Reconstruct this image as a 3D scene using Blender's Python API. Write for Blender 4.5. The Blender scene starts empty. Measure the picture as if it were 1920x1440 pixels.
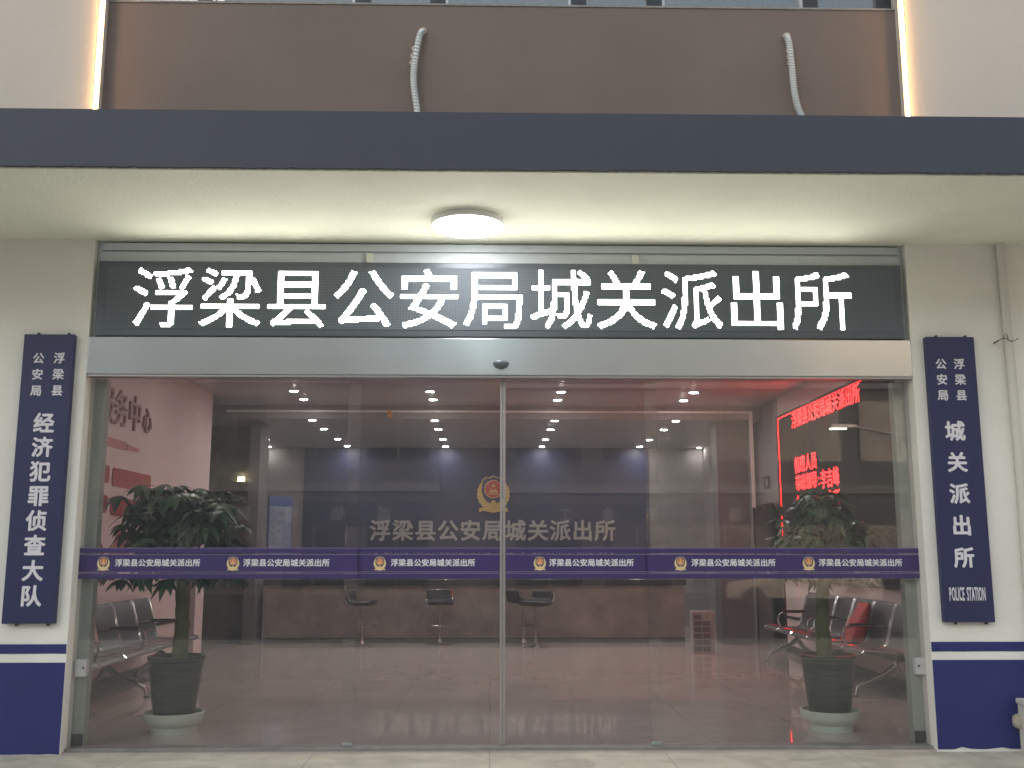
import bpy, bmesh, math, random
import numpy as np
from mathutils import Vector, Matrix

R = math.radians
sc = bpy.context.scene
COL = sc.collection

# ------------------------------------------------------------------ camera
F_PX = 1903.0
CAM = Vector((0.0, -7.248, 1.347))
yaw = math.atan((960 - 920) / F_PX)
pit = math.atan((1035 - 720) / F_PX)
fw = Vector((math.sin(yaw) * math.cos(pit), math.cos(yaw) * math.cos(pit), math.sin(pit)))
rt = Vector((math.cos(yaw), -math.sin(yaw), 0))
up = rt.cross(fw)
cd = bpy.data.cameras.new('camera')
cd.sensor_width = 36.0
cd.lens = 36.0 * F_PX / 1920.0
cd.clip_start = 0.05
cd.clip_end = 500
cam = bpy.data.objects.new('camera', cd)
cam.matrix_world = Matrix(((rt.x, up.x, -fw.x, CAM.x), (rt.y, up.y, -fw.y, CAM.y),
                           (rt.z, up.z, -fw.z, CAM.z), (0, 0, 0, 1)))
COL.objects.link(cam)
sc.camera = cam

# ------------------------------------------------------------------ world, sun, exposure
w = bpy.data.worlds.new('World')
sc.world = w
w.use_nodes = True
nt = w.node_tree
nt.nodes.clear()
wo = nt.nodes.new('ShaderNodeOutputWorld')
bg = nt.nodes.new('ShaderNodeBackground')
sky = nt.nodes.new('ShaderNodeTexSky')
sky.sky_type = 'NISHITA'
sky.sun_disc = False
sky.sun_elevation = R(6)
sky.sun_rotation = R(25)
sky.air_density = 1.2
sky.dust_density = 3.0
hs = nt.nodes.new('ShaderNodeHueSaturation')
hs.inputs['Saturation'].default_value = 0.55      # overcast dusk: the clouds grey the sky
nt.links.new(sky.outputs[0], hs.inputs['Color'])
nt.links.new(hs.outputs[0], bg.inputs[0])
bg.inputs[1].default_value = 0.15
nt.links.new(bg.outputs[0], wo.inputs[0])

sl = bpy.data.lights.new('sun', 'SUN')
sl.energy = 0.12
sl.angle = R(25)
sl.color = (1.0, 0.93, 0.85)
so = bpy.data.objects.new('sun', sl)
so.rotation_euler = (R(62), 0, R(-30))
COL.objects.link(so)

vs = sc.view_settings
sc.display_settings.display_device = 'sRGB'
vs.view_transform = 'Standard'
vs.look = 'None'
vs.exposure = 2.3
vs.gamma = 1.0
vs.use_curve_mapping = False
cy = sc.cycles
cy.use_denoising = True
cy.max_bounces = 10
cy.diffuse_bounces = 4
cy.glossy_bounces = 5
cy.transparent_max_bounces = 16
cy.sample_clamp_indirect = 6.0
cy.caustics_reflective = False
cy.caustics_refractive = False
cy.use_light_tree = True

# ------------------------------------------------------------------ materials
MATS = {}


def mat(name, col=(.5, .5, .5), rough=.6, metal=0.0, var=0.0, vscale=3.0, bump=0.0, bscale=60.0, emit=None, es=1.0,
        coat=0.0, spec=0.5, rvar=0.0, trans=0.0):
    if name in MATS:
        return MATS[name]
    m = bpy.data.materials.new(name)
    MATS[name] = m
    m.use_nodes = True
    t = m.node_tree
    p = t.nodes['Principled BSDF']
    p.inputs['Base Color'].default_value = (*col, 1)
    p.inputs['Roughness'].default_value = rough
    p.inputs['Metallic'].default_value = metal
    p.inputs['Specular IOR Level'].default_value = spec
    if coat:
        p.inputs['Coat Weight'].default_value = coat
        p.inputs['Coat Roughness'].default_value = 0.05
    if trans:
        p.inputs['Subsurface Weight'].default_value = trans
    tc = t.nodes.new('ShaderNodeTexCoord')
    if var or rvar:
        n = t.nodes.new('ShaderNodeTexNoise')
        n.inputs['Scale'].default_value = vscale
        n.inputs['Detail'].default_value = 6
        n.inputs['Roughness'].default_value = 0.6
        t.links.new(tc.outputs['Object'], n.inputs['Vector'])
        if var:
            cr = t.nodes.new('ShaderNodeValToRGB')
            cr.color_ramp.elements[0].position = 0.3
            cr.color_ramp.elements[1].position = 0.7
            cr.color_ramp.elements[0].color = (*[c * (1 - var) for c in col], 1)
            cr.color_ramp.elements[1].color = (*[min(1, c * (1 + var)) for c in col], 1)
            t.links.new(n.outputs[0], cr.inputs[0])
            t.links.new(cr.outputs[0], p.inputs['Base Color'])
        if rvar:
            mr = t.nodes.new('ShaderNodeMapRange')
            mr.inputs[1].default_value = 0.3
            mr.inputs[2].default_value = 0.7
            mr.inputs[3].default_value = max(0.0, rough - rvar)
            mr.inputs[4].default_value = rough + rvar
            t.links.new(n.outputs[0], mr.inputs[0])
            t.links.new(mr.outputs[0], p.inputs['Roughness'])
    if bump:
        n2 = t.nodes.new('ShaderNodeTexNoise')
        n2.inputs['Scale'].default_value = bscale
        n2.inputs['Detail'].default_value = 5
        t.links.new(tc.outputs['Object'], n2.inputs['Vector'])
        b = t.nodes.new('ShaderNodeBump')
        b.inputs['Strength'].default_value = bump
        b.inputs['Distance'].default_value = 0.02
        t.links.new(n2.outputs[0], b.inputs['Height'])
        t.links.new(b.outputs[0], p.inputs['Normal'])
    if emit:
        p.inputs['Emission Color'].default_value = (*emit, 1)
        p.inputs['Emission Strength'].default_value = es
    return m


def glass_mat(name, tint, f0):
    m = bpy.data.materials.new(name)
    m.use_nodes = True
    t = m.node_tree
    t.nodes.clear()
    o = t.nodes.new('ShaderNodeOutputMaterial')
    tr = t.nodes.new('ShaderNodeBsdfTransparent')
    tr.inputs[0].default_value = (*tint, 1)
    gl = t.nodes.new('ShaderNodeBsdfGlossy')
    gl.inputs['Roughness'].default_value = 0.0
    lw = t.nodes.new('ShaderNodeLayerWeight')
    lw.inputs[0].default_value = 0.5
    pw = t.nodes.new('ShaderNodeMath')
    pw.operation = 'POWER'
    pw.inputs[1].default_value = 5.0
    ma = t.nodes.new('ShaderNodeMath')
    ma.operation = 'MULTIPLY_ADD'
    ma.inputs[1].default_value = 1 - f0
    ma.inputs[2].default_value = f0
    mx = t.nodes.new('ShaderNodeMixShader')
    t.links.new(lw.outputs['Facing'], pw.inputs[0])
    t.links.new(pw.outputs[0], ma.inputs[0])
    t.links.new(ma.outputs[0], mx.inputs[0])
    t.links.new(tr.outputs[0], mx.inputs[1])
    t.links.new(gl.outputs[0], mx.inputs[2])
    t.links.new(mx.outputs[0], o.inputs[0])
    return m


def tile_mat(name, col, grout, rough, sx, sy, mortar=0.004, vein=0.12, bump=0.0, spec=0.5):
    m = bpy.data.materials.new(name)
    m.use_nodes = True
    t = m.node_tree
    p = t.nodes['Principled BSDF']
    tc = t.nodes.new('ShaderNodeTexCoord')
    br = t.nodes.new('ShaderNodeTexBrick')
    br.offset = 0.0
    br.inputs['Scale'].default_value = 1.0
    br.inputs['Brick Width'].default_value = sx
    br.inputs['Row Height'].default_value = sy
    br.inputs['Mortar Size'].default_value = mortar
    br.inputs['Mortar Smooth'].default_value = 0.0
    br.inputs['Bias'].default_value = -0.6
    br.inputs['Color1'].default_value = (*col, 1)
    br.inputs['Color2'].default_value = (*[c * 0.88 for c in col], 1)
    br.inputs['Mortar'].default_value = (*grout, 1)
    t.links.new(tc.outputs['Object'], br.inputs['Vector'])
    n = t.nodes.new('ShaderNodeTexNoise')
    n.inputs['Scale'].default_value = 2.2
    n.inputs['Detail'].default_value = 8
    n.inputs['Distortion'].default_value = 1.4
    t.links.new(tc.outputs['Object'], n.inputs['Vector'])
    cr = t.nodes.new('ShaderNodeValToRGB')
    cr.color_ramp.elements[0].position = 0.3
    cr.color_ramp.elements[1].position = 0.7
    cr.color_ramp.elements[0].color = (1 - vein, 1 - vein, 1 - vein, 1)
    cr.color_ramp.elements[1].color = (1, 1, 1, 1)
    t.links.new(n.outputs[0], cr.inputs[0])
    mx = t.nodes.new('ShaderNodeMix')
    mx.data_type = 'RGBA'
    mx.blend_type = 'MULTIPLY'
    mx.inputs[0].default_value = 1.0
    t.links.new(br.outputs[0], mx.inputs[6])
    t.links.new(cr.outputs[0], mx.inputs[7])
    t.links.new(mx.outputs[2], p.inputs['Base Color'])
    p.inputs['Roughness'].default_value = rough
    p.inputs['Specular IOR Level'].default_value = spec
    if bump:
        n3 = t.nodes.new('ShaderNodeTexNoise')
        n3.inputs['Scale'].default_value = 90
        n3.inputs['Detail'].default_value = 5
        t.links.new(tc.outputs['Object'], n3.inputs['Vector'])
        b = t.nodes.new('ShaderNodeBump')
        b.inputs['Strength'].default_value = bump
        b.inputs['Distance'].default_value = 0.01
        t.links.new(n3.outputs[0], b.inputs['Height'])
        t.links.new(b.outputs[0], p.inputs['Normal'])
    return m


def grid_mat(name):
    """dark face of a matrix screen: a fine grid of unlit diodes"""
    m = bpy.data.materials.new(name)
    m.use_nodes = True
    t = m.node_tree
    p = t.nodes['Principled BSDF']
    tc = t.nodes.new('ShaderNodeTexCoord')
    br = t.nodes.new('ShaderNodeTexBrick')
    br.offset = 0.0
    br.inputs['Scale'].default_value = 1.0
    br.inputs['Brick Width'].default_value = 0.02
    br.inputs['Row Height'].default_value = 0.02
    br.inputs['Mortar Size'].default_value = 0.004
    br.inputs['Color1'].default_value = (.15, .17, .20, 1)
    br.inputs['Color2'].default_value = (.14, .16, .185, 1)
    br.inputs['Mortar'].default_value = (.11, .125, .145, 1)
    mp = t.nodes.new('ShaderNodeMapping')
    mp.inputs['Rotation'].default_value = (R(90), 0, 0)
    t.links.new(tc.outputs['Object'], mp.inputs['Vector'])
    t.links.new(mp.outputs[0], br.inputs['Vector'])
    t.links.new(br.outputs[0], p.inputs['Base Color'])
    p.inputs['Roughness'].default_value = 0.9
    p.inputs['Specular IOR Level'].default_value = 0.1
    return m


def brushed_mat(name, col, rough, wave=0.0):
    m = bpy.data.materials.new(name)
    m.use_nodes = True
    t = m.node_tree
    p = t.nodes['Principled BSDF']
    p.inputs['Metallic'].default_value = 0.85
    tc = t.nodes.new('ShaderNodeTexCoord')
    mp = t.nodes.new('ShaderNodeMapping')
    mp.inputs['Scale'].default_value = (2, 2, 260)
    n = t.nodes.new('ShaderNodeTexNoise')
    n.inputs['Scale'].default_value = 1.0
    n.inputs['Detail'].default_value = 3
    t.links.new(tc.outputs['Object'], mp.inputs['Vector'])
    t.links.new(mp.outputs[0], n.inputs['Vector'])
    cr = t.nodes.new('ShaderNodeValToRGB')
    cr.color_ramp.elements[0].color = (*[c * .95 for c in col], 1)
    cr.color_ramp.elements[1].color = (*[c * 1.05 for c in col], 1)
    t.links.new(n.outputs[0], cr.inputs[0])
    t.links.new(cr.outputs[0], p.inputs['Base Color'])
    p.inputs['Roughness'].default_value = rough
    if wave:
        n2 = t.nodes.new('ShaderNodeTexNoise')
        n2.inputs['Scale'].default_value = 1.3
        n2.inputs['Detail'].default_value = 1
        t.links.new(tc.outputs['Object'], n2.inputs['Vector'])
        b = t.nodes.new('ShaderNodeBump')
        b.inputs['Strength'].default_value = wave
        b.inputs['Distance'].default_value = 0.05
        t.links.new(n2.outputs[0], b.inputs['Height'])
        t.links.new(b.outputs[0], p.inputs['Normal'])
    return m


M_plaster = mat('white_plaster', (.82, .79, .74), .8, var=.08, vscale=.9, bump=.25, bscale=70)
M_upper = mat('white_render', (.70, .605, .53), .85, var=.04, vscale=.8, bump=.15, bscale=90)
M_soffit = mat('soffit_paint', (.80, .79, .68), .8, var=.05, vscale=1.6, bump=.22, bscale=45)
M_brown = mat('brown_render', (.205, .148, .124), .8, var=.10, vscale=.7, bump=.15, bscale=110)
M_fascia = mat('slate_cladding', (.040, .043, .067), .6, var=.06, vscale=.8)
M_navy = mat('navy_paint', (.006, .009, .135), .6, var=.10, vscale=3.5, bump=.1, bscale=60)
M_sign = mat('navy_sign_lacquer', (.006, .007, .075), .5, var=.05, vscale=2)
M_white = mat('white_letter', (.74, .70, .76), .5)
M_frame = mat('white_aluminium', (.50, .54, .58), .45, var=.03)
M_jamb = mat('pale_green_jamb', (.30, .33, .29), .5, var=.04)
M_header = brushed_mat('brushed_steel', (.51, .56, .60), .17, wave=.18)
M_alu = mat('grey_aluminium', (.42, .40, .40), .35, metal=.8)
M_black = mat('black_plastic', (.012, .012, .014), .4)
M_dark = mat('dark_metal', (.03, .03, .035), .35, metal=.5)
M_glass = glass_mat('door_glass', (.95, .945, .945), .058)
M_winglass = glass_mat('window_glass', (.25, .30, .36), .22)
M_band = mat('purple_film', (.032, .014, .112), .4, var=.05)
M_bandline = mat('pale_film_edge', (.25, .2, .38), .4)
M_film_white = mat('white_film', (.72, .72, .74), .4)
M_gold = mat('gold', (.62, .42, .14), .35, metal=.35)
M_goldfilm = mat('gold_film', (.72, .56, .28), .45)
M_red = mat('badge_red', (.5, .04, .03), .4)
M_redfilm = mat('red_film', (.62, .14, .07), .45)
M_badgeblue = mat('badge_blue', (.03, .04, .10), .4)
M_screen = grid_mat('unlit_diodes')
M_cab = mat('screen_cabinet', (.085, .10, .12), .4, metal=.3)
M_led = mat('lit_diodes', (.8, .8, .8), .5, emit=(1.0, 1.0, .86), es=3.3)
M_led_red = mat('red_diodes', (.3, .02, .02), .5, emit=(1.0, .010, .010), es=4.0)
M_lamp = mat('lamp_diffuser', (.9, .9, .9), .4, emit=(1.0, .99, .97), es=6.0)
M_strip = mat('warm_strip', (.9, .7, .5), .5, emit=(1.0, .55, .20), es=4.5)
M_down = mat('downlight_glow', (.9, .9, .9), .5, emit=(1.0, .98, .93), es=58.0)
M_down2 = mat('dim_downlight_glow', (.9, .9, .9), .5, emit=(1.0, .98, .93), es=25.0)
M_floor = tile_mat('polished_floor', (.50, .42, .39), (.36, .30, .28), .05, .8, .8, mortar=.004, vein=.16, spec=.7)
M_pave = tile_mat('paving', (.70, .64, .53), (.50, .45, .38), .75, 1.2, .6, mortar=.005, vein=.38, bump=.35)
M_road = mat('asphalt', (.05, .05, .052), .9, var=.15, bump=.4, bscale=120)
M_wallin = mat('lobby_paint_red_glow', (.60, .475, .465), .7, var=.03)  # white walls; the red screen's pink glow is put into the colour
M_column = mat('column_paint', (.11, .10, .10), .7, var=.05)
M_greyin = mat('lobby_grey_paint', (.24, .22, .22), .7, var=.05)
M_ceil_f = mat('glossy_ceiling', (.50, .47, .48), .22, var=.03)
M_ceil_r = mat('ceiling_tile', (.40, .40, .41), .5, var=.05)
M_marble = mat('brown_marble', (.23, .195, .175), .12, var=.30, vscale=2.6)
M_navyin = mat('navy_backdrop', (.009, .013, .058), .5, var=.05)
M_letter = mat('brushed_letter', (.42, .40, .38), .4, metal=.3)
M_skirt = mat('dark_skirting', (.03, .027, .026), .3)
M_maroon = mat('maroon_door', (.075, .012, .018), .4)
M_cream = mat('cream_frame', (.55, .40, .36), .5)
M_decor = mat('dark_red_letter', (.30, .14, .145), .5)
M_plaque = mat('red_plaque', (.30, .008, .008), .6)
M_plaque2 = mat('plaque_print', (.30, .035, .03), .6)
M_pale = mat('pale_red_decor', (.40, .12, .11), .5)
M_chrome = mat('chrome', (.50, .48, .48), .16, metal=1.0)
M_perf = mat('perforated_steel', (.11, .10, .10), .38, metal=.7, var=.12, vscale=60)
M_pot = mat('dark_green_pot', (.012, .020, .014), .3, var=.2, vscale=6)
M_saucer = mat('pale_green_saucer', (.50, .57, .50), .4, var=.05)
M_soil = mat('potting_soil', (.03, .02, .015), .95, bump=.6, bscale=40)
M_trunk = mat('green_trunk', (.085, .095, .030), .7, var=.3, vscale=9, bump=.3, bscale=30)
M_leaf = mat('money_tree_leaf', (.040, .085, .040), .38, var=.45, vscale=3.5)
M_bag = mat('red_bag', (.42, .018, .012), .5, var=.15, vscale=7, bump=.5, bscale=12)
M_seatblk = mat('black_leather', (.010, .010, .012), .28)
M_poster = mat('blue_board', (.035, .075, .22), .5)
M_posterw = mat('board_text_area', (.16, .20, .28), .5, var=.35, vscale=14)
M_rack = mat('white_rack', (.34, .32, .31), .5)
M_orange = mat('orange_tag', (.75, .30, .04), .5)
M_conduit = mat('grey_conduit', (.78, .78, .77), .5)
M_conduit2 = mat('conduit_tape', (.60, .50, .40), .6)
M_sensor = mat('sensor_shell', (.10, .12, .14), .25)
M_pvc = mat('white_pvc', (.64, .61, .56), .5, var=.03)
M_foam = mat('beige_foam', (.42, .37, .29), .9, bump=.6, bscale=50)
M_obl = mat('street_facade', (.16, .16, .165), .8, var=.1, vscale=.5)
M_obl2 = mat('street_slab', (.30, .30, .30), .8)
M_obg = mat('street_window', (.02, .025, .035), .1)
M_shop = mat('shop_sign', (.035, .035, .06), .5)
M_shopl = mat('shop_letter', (.42, .42, .42), .5)
M_carpaint = mat('silver_paint', (.22, .23, .24), .3, metal=.5, coat=.6)
M_notice = mat('paper_notice', (.50, .45, .43), .7, var=.12, vscale=18)


# ------------------------------------------------------------------ mesh helpers
class MB:
    def __init__(self):
        self.v = []
        self.f = []
        self.mi = []

    def add(self, verts, faces, mi=0):
        b = len(self.v)
        self.v.extend([tuple(x) for x in verts])
        self.f.extend([tuple(b + i for i in f) for f in faces])
        self.mi.extend([mi] * len(faces))

    def box(self, x0, x1, y0, y1, z0, z1, mi=0, bev=0.0):
        if bev <= 0:
            vs_ = [(x, y, z) for x in (x0, x1) for y in (y0, y1) for z in (z0, z1)]
            self.add(vs_, [(0, 1, 3, 2), (4, 6, 7, 5), (0, 4, 5, 1), (2, 3, 7, 6), (0, 2, 6, 4), (1, 5, 7, 3)], mi)
            return
        bm = bmesh.new()
        bmesh.ops.create_cube(bm, size=1.0)
        for q in bm.verts:
            q.co = Vector(((x0 + x1) / 2 + q.co.x * (x1 - x0), (y0 + y1) / 2 + q.co.y * (y1 - y0), (z0 + z1) / 2 + q.co.z * (z1 - z0)))
        bmesh.ops.bevel(bm, geom=bm.edges[:], offset=bev, segments=2, affect='EDGES', profile=.6)
        self.bm(bm, mi)

    def bm(self, bm, mi=0, xf=None):
        bm.verts.ensure_lookup_table()
        bm.verts.index_update()
        self.add([(xf(q.co) if xf else q.co) for q in bm.verts], [[q.index for q in f.verts] for f in bm.faces], mi)
        bm.free()

    def prism(self, pts, xf, w0, w1, mi=0):
        """2-D outline pts (u, v), raised from w0 to w1, placed by xf(u, v, w)"""
        n = len(pts)
        self.add([xf(u, v, w0) for u, v in pts] + [xf(u, v, w1) for u, v in pts],
                 [tuple(range(n))[::-1], tuple(range(n, 2 * n))] + [(i, (i + 1) % n, n + (i + 1) % n, n + i) for i in range(n)], mi)

    def tube(self, pts, r, seg=8, mi=0, cap=True, radii=None):
        pts = [Vector(p) for p in pts]
        n = len(pts)
        rings = []
        ref = None
        for i, p in enumerate(pts):
            d = (pts[min(i + 1, n - 1)] - pts[max(i - 1, 0)]).normalized()
            if ref is None:
                ref = Vector((0, 0, 1)) if abs(d.z) < .9 else Vector((1, 0, 0))
            a = d.cross(ref).normalized()
            b = a.cross(d).normalized()
            ref = b
            rr = radii[i] if radii else r
            rings.append([p + a * math.cos(2 * math.pi * k / seg) * rr + b * math.sin(2 * math.pi * k / seg) * rr for k in range(seg)])
        vv = [q for ring in rings for q in ring]
        ff = []
        for i in range(n - 1):
            for k in range(seg):
                ff.append((i * seg + k, i * seg + (k + 1) % seg, (i + 1) * seg + (k + 1) % seg, (i + 1) * seg + k))
        if cap:
            ff.append(tuple(range(seg))[::-1])
            ff.append(tuple((n - 1) * seg + k for k in range(seg)))
        self.add(vv, ff, mi)

    def lathe(self, prof, cx=0, cy_=0, seg=28, mi=0):
        vv = []
        ff = []
        n = len(prof)
        for r, z in prof:
            for k in range(seg):
                a = 2 * math.pi * k / seg
                vv.append((cx + r * math.cos(a), cy_ + r * math.sin(a), z))
        for i in range(n - 1):
            for k in range(seg):
                ff.append((i * seg + k, i * seg + (k + 1) % seg, (i + 1) * seg + (k + 1) % seg, (i + 1) * seg + k))
        if prof[0][0] > 1e-5:
            ff.append(tuple(range(seg))[::-1])
        if prof[-1][0] > 1e-5:
            ff.append(tuple((n - 1) * seg + k for k in range(seg)))
        self.add(vv, ff, mi)

    def glyph(self, ch, xf, cx, cyy, size, depth, bold=0.0, mi=0, sx=1.0, w0=0.0):
        """one character whose em cell is centred on (cx, cyy), standing from w0 to w0+depth"""
        V, Fc = glyph_mesh(ch, 0.0)
        # heavier strokes: the same outline laid several times, each a hair in front of the last
        for k in range(1 if bold <= 0 else 9):
            du = bold * math.cos(k * math.pi / 4) if k < 8 and bold > 0 else 0
            dv = bold * math.sin(k * math.pi / 4) if k < 8 and bold > 0 else 0
            vv = []
            for x, y, z in V:
                u = cx + (x + du - .5 * glyph_adv(ch)) * size * sx
                v = cyy + (y + dv - .38) * size
                vv.append(xf(u, v, w0 + (z + .5) * depth * (1 + .03 * k)))
            self.add(vv, Fc, mi)

    def build(self, name, mats, parent=None, smooth=False, recalc=True, sharp=40):
        me = bpy.data.meshes.new(name)
        me.from_pydata(self.v, [], self.f)
        if not isinstance(mats, (list, tuple)):
            mats = [mats]
        for m in mats:
            me.materials.append(m)
        if len(mats) > 1:
            me.polygons.foreach_set('material_index', self.mi)
        if recalc:
            bm = bmesh.new()
            bm.from_mesh(me)
            bmesh.ops.recalc_face_normals(bm, faces=bm.faces[:])
            bm.to_mesh(me)
            bm.free()
        if smooth:
            me.polygons.foreach_set('use_smooth', [True] * len(me.polygons))
            try:
                me.set_sharp_from_angle(angle=R(sharp))
            except Exception:
                pass
        me.update()
        o = bpy.data.objects.new(name, me)
        COL.objects.link(o)
        if parent is not None:
            o.parent = parent
            o.matrix_parent_inverse = parent_matrix(parent).inverted()
        return o


def parent_matrix(p):
    m = Matrix.Identity(4)
    chain = []
    while p is not None:
        chain.append(p)
        p = p.parent
    for q in reversed(chain):
        m = m @ (q.matrix_parent_inverse if q.parent else Matrix.Identity(4)) @ q.matrix_basis
    return m


_G = {}


def glyph_mesh(ch, bold):
    k = (ch, bold)
    if k not in _G:
        c = bpy.data.curves.new('glyph', 'FONT')
        c.body = ch
        c.offset = bold
        c.extrude = 0.5
        c.resolution_u = 3
        o = bpy.data.objects.new('glyph', c)
        COL.objects.link(o)
        bpy.context.view_layer.update()
        me = bpy.data.meshes.new_from_object(o.evaluated_get(bpy.context.evaluated_depsgraph_get()))
        _G[k] = ([tuple(q.co) for q in me.vertices], [tuple(p.vertices) for p in me.polygons])
        bpy.data.objects.remove(o)
        bpy.data.curves.remove(c)
        bpy.data.meshes.remove(me)
    return _G[k]


def glyph_adv(ch):
    if ord(ch) > 0x2e00:
        return 1.0
    V, _ = glyph_mesh(ch, 0.0)
    if not V:
        return .3
    return max(q[0] for q in V) + min(q[0] for q in V)


def raster(ch, n, bold, fit):
    """the character as an n x n grid of lit diodes"""
    V, Fc = glyph_mesh(ch, 0.0)
    V = np.array(V)
    g = np.zeros((n, n), bool)
    ys, xs = np.mgrid[0:n, 0:n]
    px = ((xs + .5) / n - .5) / fit + .5
    py = (.5 - (ys + .5) / n) / fit + .38
    for f in Fc:
        P = V[list(f)]
        if P[:, 2].min() < .49:
            continue
        for i in range(1, len(P) - 1):
            a, b, c = P[0], P[i], P[i + 1]
            d = (b[1] - c[1]) * (a[0] - c[0]) + (c[0] - b[0]) * (a[1] - c[1])
            if abs(d) < 1e-9:
                continue
            l1 = ((b[1] - c[1]) * (px - c[0]) + (c[0] - b[0]) * (py - c[1])) / d
            l2 = ((c[1] - a[1]) * (px - c[0]) + (a[0] - c[0]) * (py - c[1])) / d
            g |= (l1 >= 0) & (l2 >= 0) & (l1 + l2 <= 1)
    return g


def front(Y):            # a face that looks out to the street (-y)
    return lambda u, v, w_: (u, Y - w_, v)


def left_wall(X):        # a face that looks towards +x
    return lambda u, v, w_: (X + w_, u, v)


def right_wall(X):       # a face that looks towards -x, text running towards -y
    return lambda u, v, w_: (X - w_, -u, v)


def thing(name, label, cat, loc=(0, 0, 0), rz=0.0, group=None):
    o = bpy.data.objects.new(name, None)
    o.empty_display_size = .1
    COL.objects.link(o)
    o.location = loc
    o.rotation_euler = (0, 0, rz)
    tag(o, label, cat, group)
    return o


def tag(o, label, cat, group=None, kind='thing'):
    o['label'] = label
    o['category'] = cat
    o['kind'] = kind
    if group:
        o['group'] = group
    return o


def struct(o, label=None):
    o['kind'] = 'structure'
    if label:
        o['label'] = label
    return o


def dup(root, loc, rz, label, group=None):
    r = root.copy()
    COL.objects.link(r)
    r.location = loc
    r.rotation_euler = (0, 0, rz)
    r['label'] = label
    if group:
        r['group'] = group
    for ch in list(root.children):
        c = ch.copy()
        COL.objects.link(c)
        c.parent = r
        c.matrix_parent_inverse = ch.matrix_parent_inverse.copy()
        for g in list(ch.children):
            d = g.copy()
            COL.objects.link(d)
            d.parent = c
            d.matrix_parent_inverse = g.matrix_parent_inverse.copy()
    return r


def rounded(x0, x1, y0, y1, r, n=5):
    pts = []
    for cx, cyy, a0 in ((x1 - r, y1 - r, 0), (x0 + r, y1 - r, 90), (x0 + r, y0 + r, 180), (x1 - r, y0 + r, 270)):
        for k in range(n + 1):
            a = R(a0 + 90 * k / n)
            pts.append((cx + r * math.cos(a), cyy + r * math.sin(a)))
    return pts


XL, XR = -2.91, 3.085        # clear opening between the two pillars
SOF = 3.615                  # underside of the canopy

# ------------------------------------------------------------------ ground
b = MB()
b.box(-60, 60, -9.0, 0.02, -.25, -.010)
struct(b.build('pavement', M_pave))
b = MB()
b.box(-72, 72, -72, -9.004, -.5, -.15)
struct(b.build('road', M_road))

# ------------------------------------------------------------------ the station building
ST = thing('police_station', 'pale plastered police station front with dark canopy band and brown upper wall', 'building', (0, .1, 0))
b = MB()
b.box(-7, XL, 0, .34, -.02, SOF)
pl_l = b.build('pillar', M_plaster, ST)
b = MB()
b.box(XR, 7, 0, .34, -.02, SOF)
pl_r = b.build('pillar', M_plaster, ST)
rnd = random.Random(5)


def ragged(x0, x1, z0, z1, amp, n):
    pts = [(x0, z1), (x0, z0)]
    for i in range(1, n):
        pts.append((x0 + (x1 - x0) * i / n, z0 + max(0, rnd.uniform(-amp * .6, amp))))
    pts += [(x1, z0), (x1, z1)]
    return pts


b = MB()
b.prism(ragged(-7, XL - .004, -.005, .598, .004, 60), front(0), -.001, .004)
b.build('blue_dado', M_navy, pl_l)
b = MB()
b.prism(ragged(-7, XL - .004, .657, .721, .002, 40), front(0), -.001, .004)
b.build('blue_stripe', M_navy, pl_l)
b = MB()
b.prism(ragged(XR + .004, 7, .006, .603, .016, 70), front(0), -.001, .004)
b.build('blue_dado', M_navy, pl_r)
b = MB()
b.prism(ragged(XR + .004, 7, .66, .726, .002, 40), front(0), -.001, .004)
b.build('blue_stripe', M_navy, pl_r)
# canopy
b = MB()
b.box(-9, 9, -1.395, .34, SOF, 3.95)
can = b.build('canopy', M_soffit, ST)
b = MB()
b.prism(ragged(-9.01, 9.01, SOF + .008, 3.985, .004, 900), lambda u_, v_, w_: (u_, w_, v_), -1.425, -1.396)
b.box(-9.01, 9.01, -1.396, -.12, 3.952, 3.985)
b.build('fascia', M_fascia, can)
# upper storey
UY = -.10
b = MB()
b.box(-9, -2.925, UY, .4, 3.951, 8.2)
b.build('upper_wall', M_upper, ST)
b = MB()
b.box(3.12, 9, UY, .4, 3.951, 8.2)
b.build('upper_wall', M_upper, ST)
b = MB()
b.box(-2.925, 3.12, -.02, .4, 3.951, 5.487)
sp = b.build('spandrel_wall', M_brown, ST)
b = MB()
b.box(-2.925, 3.12, -.028, .1, 5.487, 5.502)
b.build('sill', mat('sill_stone', (.30, .27, .25), .8, var=.2, vscale=20), sp)
b = MB()
b.box(-2.925, 3.12, .02, .4, 6.9, 8.2)
b.build('upper_wall', M_upper, ST)
b = MB()
b.box(-2.925, 3.12, 2.4, 2.5, 5.0, 8.2)
b.build('upper_room_wall', M_greyin, ST)


def casement(x0, x1, dark=True, curtain=False):
    fr = MB()
    t_, z0, z1 = (.12 if dark else .02), 5.502, 6.9
    fr.box(x0, x0 + t_, .03, .09, z0, z1)
    fr.box(x1 - t_, x1, .03, .09, z0, z1)
    fr.box(x0 + t_, x1 - t_, .03, .09, z0, z0 + (.022 if dark else .004))
    fr.box(x0 + t_, x1 - t_, .03, .09, z1 - .08, z1)
    f = fr.build('window', M_dark if dark else M_alu, ST)
    g = MB()
    g.box(x0 + t_, x1 - t_, .055, .063, z0 + .004, z1 - .08)
    g.build('pane', M_winglass, f)
    if curtain:
        c = MB()
        pts = []
        n = 60
        for i in range(n + 1):
            pts.append((x0 + .1 + (x1 - x0 - .2) * i / n, .25 + .03 * math.sin(i * 1.1)))
        vv = [(p[0], p[1], z) for z in (5.4, 6.9) for p in pts]
        c.add(vv, [(i, i + 1, n + 2 + i, n + 1 + i) for i in range(n)])
        c.build('curtain', mat('pale_curtain', (.5, .52, .55), .9), f)


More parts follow.
